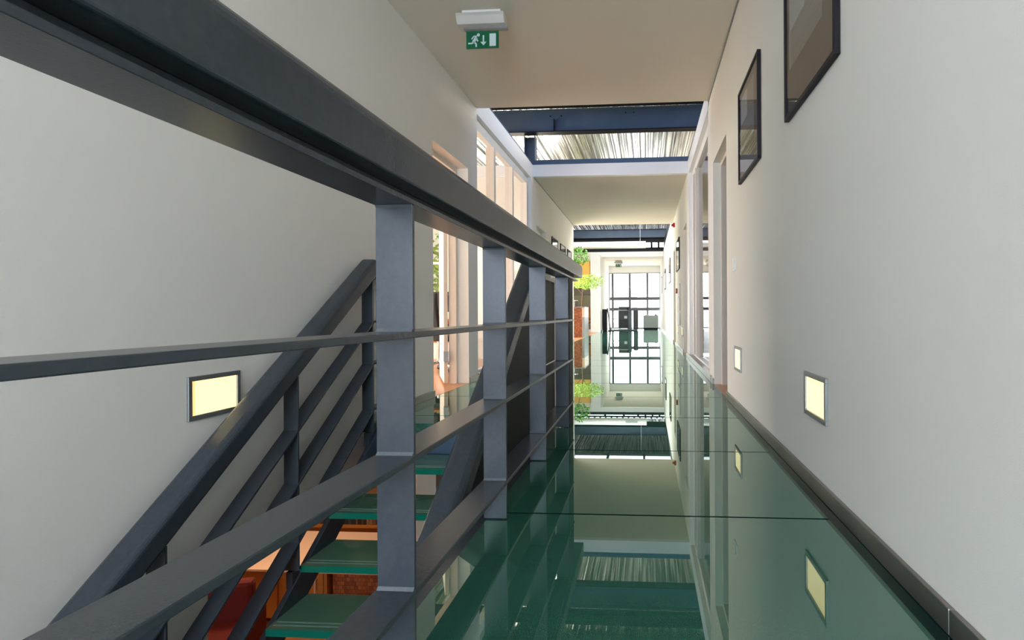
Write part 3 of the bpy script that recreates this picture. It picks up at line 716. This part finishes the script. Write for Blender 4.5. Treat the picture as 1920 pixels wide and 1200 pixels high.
# ---------------------------------------------------------------- side hall (beyond left wall 2)
b = MB(); b.box(-2.37, -1.95, YE2-.25, YE2, 0, ZC-.05); struct(b.build('trim_16', 'white'))
b = MB(); b.box(-4.4, -2.37, YE2-.05, YE2+.05, 2.45, ZC+.1); struct(b.build('wall_hall', 'pinkwhite'))
b = MB(); b.box(-4.4, -2.37, YE2-.03, YE2+.03, 0, .12); struct(b.build('trim_17', 'white'))
b = MB(); b.box(XL-2.5, XL, YO2, YE2, -.1, .003); struct(b.build('floor', 'floorwood'))
q = MB(); q.box(-3.3, -2.40, 24.27, 24.34, 2.05, 3.05); tag(q.build('wall_panel', 'yellow'), 'glowing yellow orange panel behind the green foliage', 'panel')
t = thing('tiled_counter', (-2.19, 18.9, 0), 'chest high counter end clad in orange brown mosaic tiles', 'counter')
q = MB(); q.box(-.6, .06, -.15, .15, 0, 1.0); q.build('tiled_body', 'mosaic', t)
q = MB(); q.box(.061, .14, -.15, 1.2, 0, .68); q.build('side_cladding', 'alu_dark', t)
q = MB(); q.box(.061, .14, -.15, 1.2, .68, 1.0); q.build('side_panel', 'pinktop', t)
q = MB(); q.box(-.62, .15, -.17, 1.22, 1.0, 1.03); q.build('counter_top', 'alu_dark', t, bevel=.004)
t = thing('glass_jar', (-2.35, 18.95, 1.03), 'clear glass jar on the orange tiled counter', 'jar')
q = MB(); q.tube((0, 0, 0), (0, 0, .2), .07, 16, .06); q.build('jar_body', 'pane', t)
q = MB(); q.tube((0, 0, .2), (0, 0, .225), .055, 12); q.build('lid', 'alu', t)
office_chair((-2.75, 25.2, -.02), 'dark chair with an orange seat past the white pier', 'orange', rz=R(200))
desk((-3.0, 26.6, -.02), 1.4, .7, .74, 'orange desk in the bright room past the white pier', 'orange')
root = bpy.data.objects.new('window_9', None); COL.objects.link(root); struct(root)
q = MB(); q.box(-4.4, -2.5, 28.0, 28.06, 1.0, 1.06).box(-4.4, -2.5, 28.0, 28.06, 1.7, 1.76).box(-2.56, -2.5, 28.0, 28.06, 0, 1.7); q.build('window_frame', 'alu_dark', root)
q = MB(); q.box(-4.4, -2.56, 28.02, 28.03, 1.06, 1.7); q.build('pane', 'pane', root)

# ---------------------------------------------------------------- far end furniture
t = thing('copier', (-1.03, 27.6, 0), 'dark office copier standing before the end window', 'copier')
q = MB(); q.box(-.3, .22, -.3, .3, .1, .92); q.build('body', 'dkplastic', t, bevel=.02)
q = MB(); q.box(-.29, .30, -.3, .28, .98, 1.12); q.build('document_feeder', 'dkplastic', t, bevel=.03)
q = MB(); q.box(-.3, .3, -.32, .3, .92, .98); q.build('scanner_bed', 'alu_dark', t, bevel=.01)
q = MB(); q.box(-.02, .12, -.306, -.3, .55, .68); q.build('paper_label', 'paper', t)
q = MB(); q.box(-.62, -.28, -.15, .15, .52, .55); q.build('output_tray', 'dkplastic', t, bevel=.01)
for i in range(3): q = MB(); q.box(-.27, .19, -.307, -.3, .14+.13*i, .25+.13*i); q.build('paper_drawer', 'blackplastic', t, bevel=.004)
for x in (-.24, .16): q = MB(); q.tube((x-.02, -.2, .05), (x+.02, -.2, .05), .05, 12); q.build('castor', 'blackplastic', t)
t = thing('copier_finisher', (-.52, 27.3, 0), 'tall narrow charcoal sorter unit standing to the right of the copier', 'copier')
q = MB(); q.box(-.08, .14, -.25, .3, .02, .98); q.build('body', 'dkplastic', t, bevel=.05)
for z in (.35, .7): q = MB(); q.box(.1, .2, -.2, .2, z, z+.02); q.build('tray', 'paper', t)
t = thing('steel_post', (-.78, 26.9, 0), 'dark square post rising in front of the copier', 'post')
q = MB(); q.box(-.06, .1, -.05, .05, 0.02, 1.02); q.build('shaft', 'steel', t)
q = MB(); q.box(-.1, .14, -.09, .09, 0, .02); q.build('foot_plate', 'steel', t)
q = MB(); q.box(-.12, -.06, -.06, .06, .95, 1.05); q.build('bracket', 'black', t)
q = MB(); q.box(-1.72, -.42, 25.6, 28.6, 0.0, .035)
tag(q.build('floor_mat', 'matgreen', bevel=.005), 'dark green mat lying on the floor under the copier', 'mat')
q = MB(); q.box(-1.93, -1.71, 24.93, 24.96, 0, .99)
tag(q.build('leaning_board', 'black', bevel=.003), 'upright black board against the far left wall, the flat one in front', 'board', 'leaning boards')
q = MB(); q.prism([(-1.60, 0), (-1.57, 0), (-1.70, 1.04), (-1.73, 1.04)], 'y', 24.98, 25.5)
tag(q.build('leaning_board', 'black'), 'black board tilted against the far left wall behind the upright one', 'board', 'leaning boards')
t = thing('sideboard', (.24, 28.9, 0), 'sage grey two door cabinet at the right of the end window', 'cabinet')
q = MB(); q.box(-.38, .38, -.22, .22, .06, .70); q.build('body', 'cabinet', t, bevel=.004)
q = MB(); q.box(-.36, .36, -.20, .20, 0, .06); q.build('plinth', 'black', t)
for x0, x1, hx in ((-.375, -.004, -.04), (.004, .375, .04)):
    q = MB(); q.box(x0, x1, -.236, -.221, .07, .69); dd = q.build('door', 'cabinet', t, bevel=.002)
    q = MB(); q.box(hx-.006, hx+.006, -.25, -.236, .36, .46); q.build('handle', 'alu', dd)
q = MB(); q.box(-.03, .10, 28.8, 28.95, .70, .73); tag(q.build('paper_stack', 'paper'), 'small stack of white paper on the sage grey cabinet', 'paper')
t = thing('desk_phone', (.50, 28.85, .70), 'small black phone on the right end of the grey cabinet', 'phone')
q = MB(); q.prism([(-.07, 0), (.07, 0), (.07, .05), (-.07, .02)], 'x', -.06, .06); q.build('base', 'blackplastic', t)
q = MB(); q.box(-.058, -.025, -.06, .07, .03, .075); q.build('handset', 'blackplastic', t, bevel=.008)

# outside, beyond the glass end
def neighbour(loc, sx, sy, h, label):
    t = thing('building', loc, label, 'building')
    q = MB(); q.box(-sx/2, sx/2, -sy/2, sy/2, 0, h); q.build('wall', 'facadeout', t)
    q = MB(); q.box(-sx/2-.2, sx/2+.2, -sy/2-.2, sy/2+.2, h, h+.5); q.build('roof', 'facadeout', t)
    for i in range(4):
        for k in range(3):
            x = -sx/2 + sx*(i+.5)/4; z = 2.5 + k*3
            if z + 1.6 < h: q = MB(); q.box(x-.3, x+.3, -sy/2-.05, -sy/2-.01, z, z+1.5); q.build('window', 'facadewin', t)
    return t
neighbour((-3.4, 95, -6), 3.8, 8, 10.4, 'pale building faintly seen through the end window')
b = MB(); b.box(-60, 60, YF+.3, 140, -6.2, -6)
struct(b.build('ground', 'paving'))
b = MB()
b.box(-40, -7.2, -4, YF+.3, -.6, -.35).box(-7.2, -3.4, YE1+.2, 16, -.4, -.3)
struct(b.build('ground', 'grass'))

# ---------------------------------------------------------------- lower floor
b = MB(); b.box(-10, 3, -4, 16, ZL-.1, ZL); struct(b.build('floor', 'floorwood'))
b = MB(); b.box(-10, 3, 15, 15.1, ZL, -.27); struct(b.build('wall_lower_back', 'wall'))
b = MB(); b.box(-10.1, -10, -4, 15, ZL, -.27); struct(b.build('wall_lower_left', 'wall'))
b = MB(); b.box(3, 3.1, -4, 15, ZL, -.27); struct(b.build('wall_lower_right', 'wall'))
b = MB(); b.box(-10, 3, -4.1, -4, ZL, -.27); struct(b.build('wall_lower_front', 'wall'))
b = MB(); b.box(-10, -7, -4, 15, -.29, -.27); struct(b.build('ceiling', 'ceiling'))
q = MB(); q.box(-2.46, -2.25, 5.9, 6.1, ZL, -.27); struct(q.build('trim_18', 'sage'))
q = MB(); q.box(-2.56, -2.47, 6.0, 6.15, ZL, -.27); struct(q.build('trim_19', 'pinktop'))
t = thing('reception_counter', (-4.2, 7.3, ZL), 'long pale topped counter with orange wooden fronts on the lower floor', 'counter')
q = MB(); q.box(-1.6, 1.5, -.62, .62, .72, .75); q.build('counter_top', 'pinktop', t, bevel=.004)
q = MB(); q.box(-1.5, .2, -.5, .5, .08, .72); q.build('cabinet_body', 'orange', t)
q = MB(); q.box(.25, 1.4, -.45, .5, .0, .72); q.build('end_panel', 'mosaic', t)
for x in (-1.3, -.7, -.1):
    q = MB(); q.box(x-.26, x+.26, -.52, -.5, .1, .7); dd = q.build('door', 'orange', t, bevel=.003)
    q = MB(); q.tube((x+.18, -.52, .45), (x+.18, -.56, .45), .012, 8).tube((x+.18, -.56, .45), (x+.18, -.56, .6), .012, 8).tube((x+.18, -.56, .6), (x+.18, -.52, .6), .012, 8); q.build('handle', 'pinktop', dd)
t = thing('bookshelf', (-4.4, 8.6, ZL), 'low orange wooden shelf unit behind the pale counter on the lower floor', 'bookshelf')
q = MB(); q.box(-1.6, 1.6, 0, .3, 0, .06).box(-1.6, 1.6, 0, .3, .54, .58).box(-1.6, 1.6, .28, .3, .06, .54).box(-1.63, -1.6, 0, .3, 0, .58).box(1.6, 1.63, 0, .3, 0, .58)
q.build('carcass', 'orange', t)
rnd = random.Random(5); x = -5.9; first = None; cols = [(0.05, .06, .10), (.12, .05, .03), (.20, .10, .06), (.03, .03, .04), (.28, .17, .11)]
mats_b = [mat('book_cover', c, .5) for c in cols]; i = 0
spine = {0: 'dark blue', 1: 'dark brown', 2: 'rusty brown', 3: 'black', 4: 'tan'}
while x < -2.95:
    wd = rnd.uniform(.04, .07); hh = rnd.uniform(.26, .36); k = rnd.randrange(5)
    q = MB(); q.box(x, x+wd-.004, 8.63, 8.85, ZL+.58, ZL+.58+hh)
    o = q.build('book', mats_b[k], bevel=.003)
    tag(o, '%s book in the row on the wooden shelf behind the lower counter' % spine[k], 'book', '%s books on the lower shelf' % spine[k])
    x += wd; i += 1
t = thing('armchair', (-4.75, 5.75, ZL), 'red upholstered armchair on the lower floor under the stairs', 'armchair', rz=R(20))
q = MB(); q.box(-.38, .38, -.35, .35, .18, .44); q.build('seat', 'leather', t, bevel=.05)
q = MB(); q.box(-.38, .38, .25, .42, .3, .88); q.build('backrest', 'leather', t, bevel=.05)
for s in (-1, 1): q = MB(); q.box(s*.42-.07, s*.42+.07, -.35, .4, .18, .62); q.build('armrest', 'leather', t, bevel=.04)
for sx in (-.35, .35):
    for sy in (-.3, .33): q = MB(); q.tube((sx, sy, 0), (sx, sy, .18), .02, 8); q.build('leg', 'brown', t)
dup(t, (-5.9, 6.1, ZL), 'second red armchair standing farther left on the lower floor')
t = thing('waste_basket', (-3.45, 6.35, ZL), 'dark brown basket beside the orange cabinet doors below', 'basket')
q = MB(); q.tube((0, 0, 0), (0, 0, .42), .2, 20, .25); q.build('basket_body', 'brown', t)
q = MB(); q.tube((0, 0, .42), (0, 0, .44), .26, 20); q.build('rim', 'orange', t)
def pendant(loc, label):
    t = thing('pendant_lamp', loc, label, 'lamp', 'warm pendant lamps on the lower floor')
    q = MB(); q.tube((0, 0, 0), (0, 0, .22), .2, 20, .08); q.build('lamp_shade', 'spark', t)
    q = MB(); q.tube((0, 0, .22), (0, 0, -.27-loc[2]), .006, 6); q.build('cord', 'black', t)
    d = bpy.data.lights.new('bulb', 'POINT'); d.energy = 30; d.color = WARM; d.shadow_soft_size = .2
    L = bpy.data.objects.new('bulb', d); COL.objects.link(L); L.parent = t; L.location = (0, 0, -.12)
    return t
pendant((-4.3, 12.2, -1.7), 'orange glowing pendant lamp far back on the lower floor')
pendant((-4.6, 6.6, -.9), 'orange glowing pendant lamp over the lower counter')
pendant((-6.6, 4.6, -.9), 'orange glowing pendant lamp over the red armchairs')
t = thing('low_cabinet', (-4.4, 12.6, ZL), 'brown wooden cabinet at the back of the lower floor', 'cabinet')
q = MB(); q.box(-.9, .9, -.25, .25, .05, 1.1); q.build('body', 'orange', t)
for x in (-.45, .45): q = MB(); q.box(x-.43, x+.43, -.27, -.25, .07, 1.08); q.build('door', 'floorwood', t)
area('lower_front_fill', (-3.5, -3.8, -1.6), (R(90), 0, 0), 5.0, 1.6, 150, (0.85, 0.93, 1.0))  # added cool fill before the solid front wall, no window there
area('lower_room_lights', (-5.2, 7.5, -.35), (0, 0, 0), 4.0, 5.0, 45, (1.0, 0.74, 0.5))

# ---------------------------------------------------------------- closing walls behind the camera, rear window
b = MB(); b.box(-2.2, .9, -4.15, -4.0, 3.1, ZD).box(-2.2, .9, -4.15, -4, -.3, .4); struct(b.build('wall_rear', 'wall'))
root = bpy.data.objects.new('window_10', None); COL.objects.link(root); struct(root)
q = MB(); q.box(-2.05, .757, -4.1, -4.05, .4, .46).box(-2.05, .757, -4.1, -4.05, 3.04, 3.1).box(-1.15, -1.1, -4.1, -4.05, .46, 3.04).box(-.2, -.15, -4.1, -4.05, .46, 3.04); q.build('window_frame', 'black', root)
q = MB(); q.box(-2.05, .757, -4.08, -4.07, .46, 3.04); q.build('pane', 'pane', root)
b = MB(); b.box(-7.1, -2.2, -4.15, -4, -.3, ZD).box(.9, 5.1, -4.15, -4, -.3, ZD); struct(b.build('wall_rear', 'wall'))
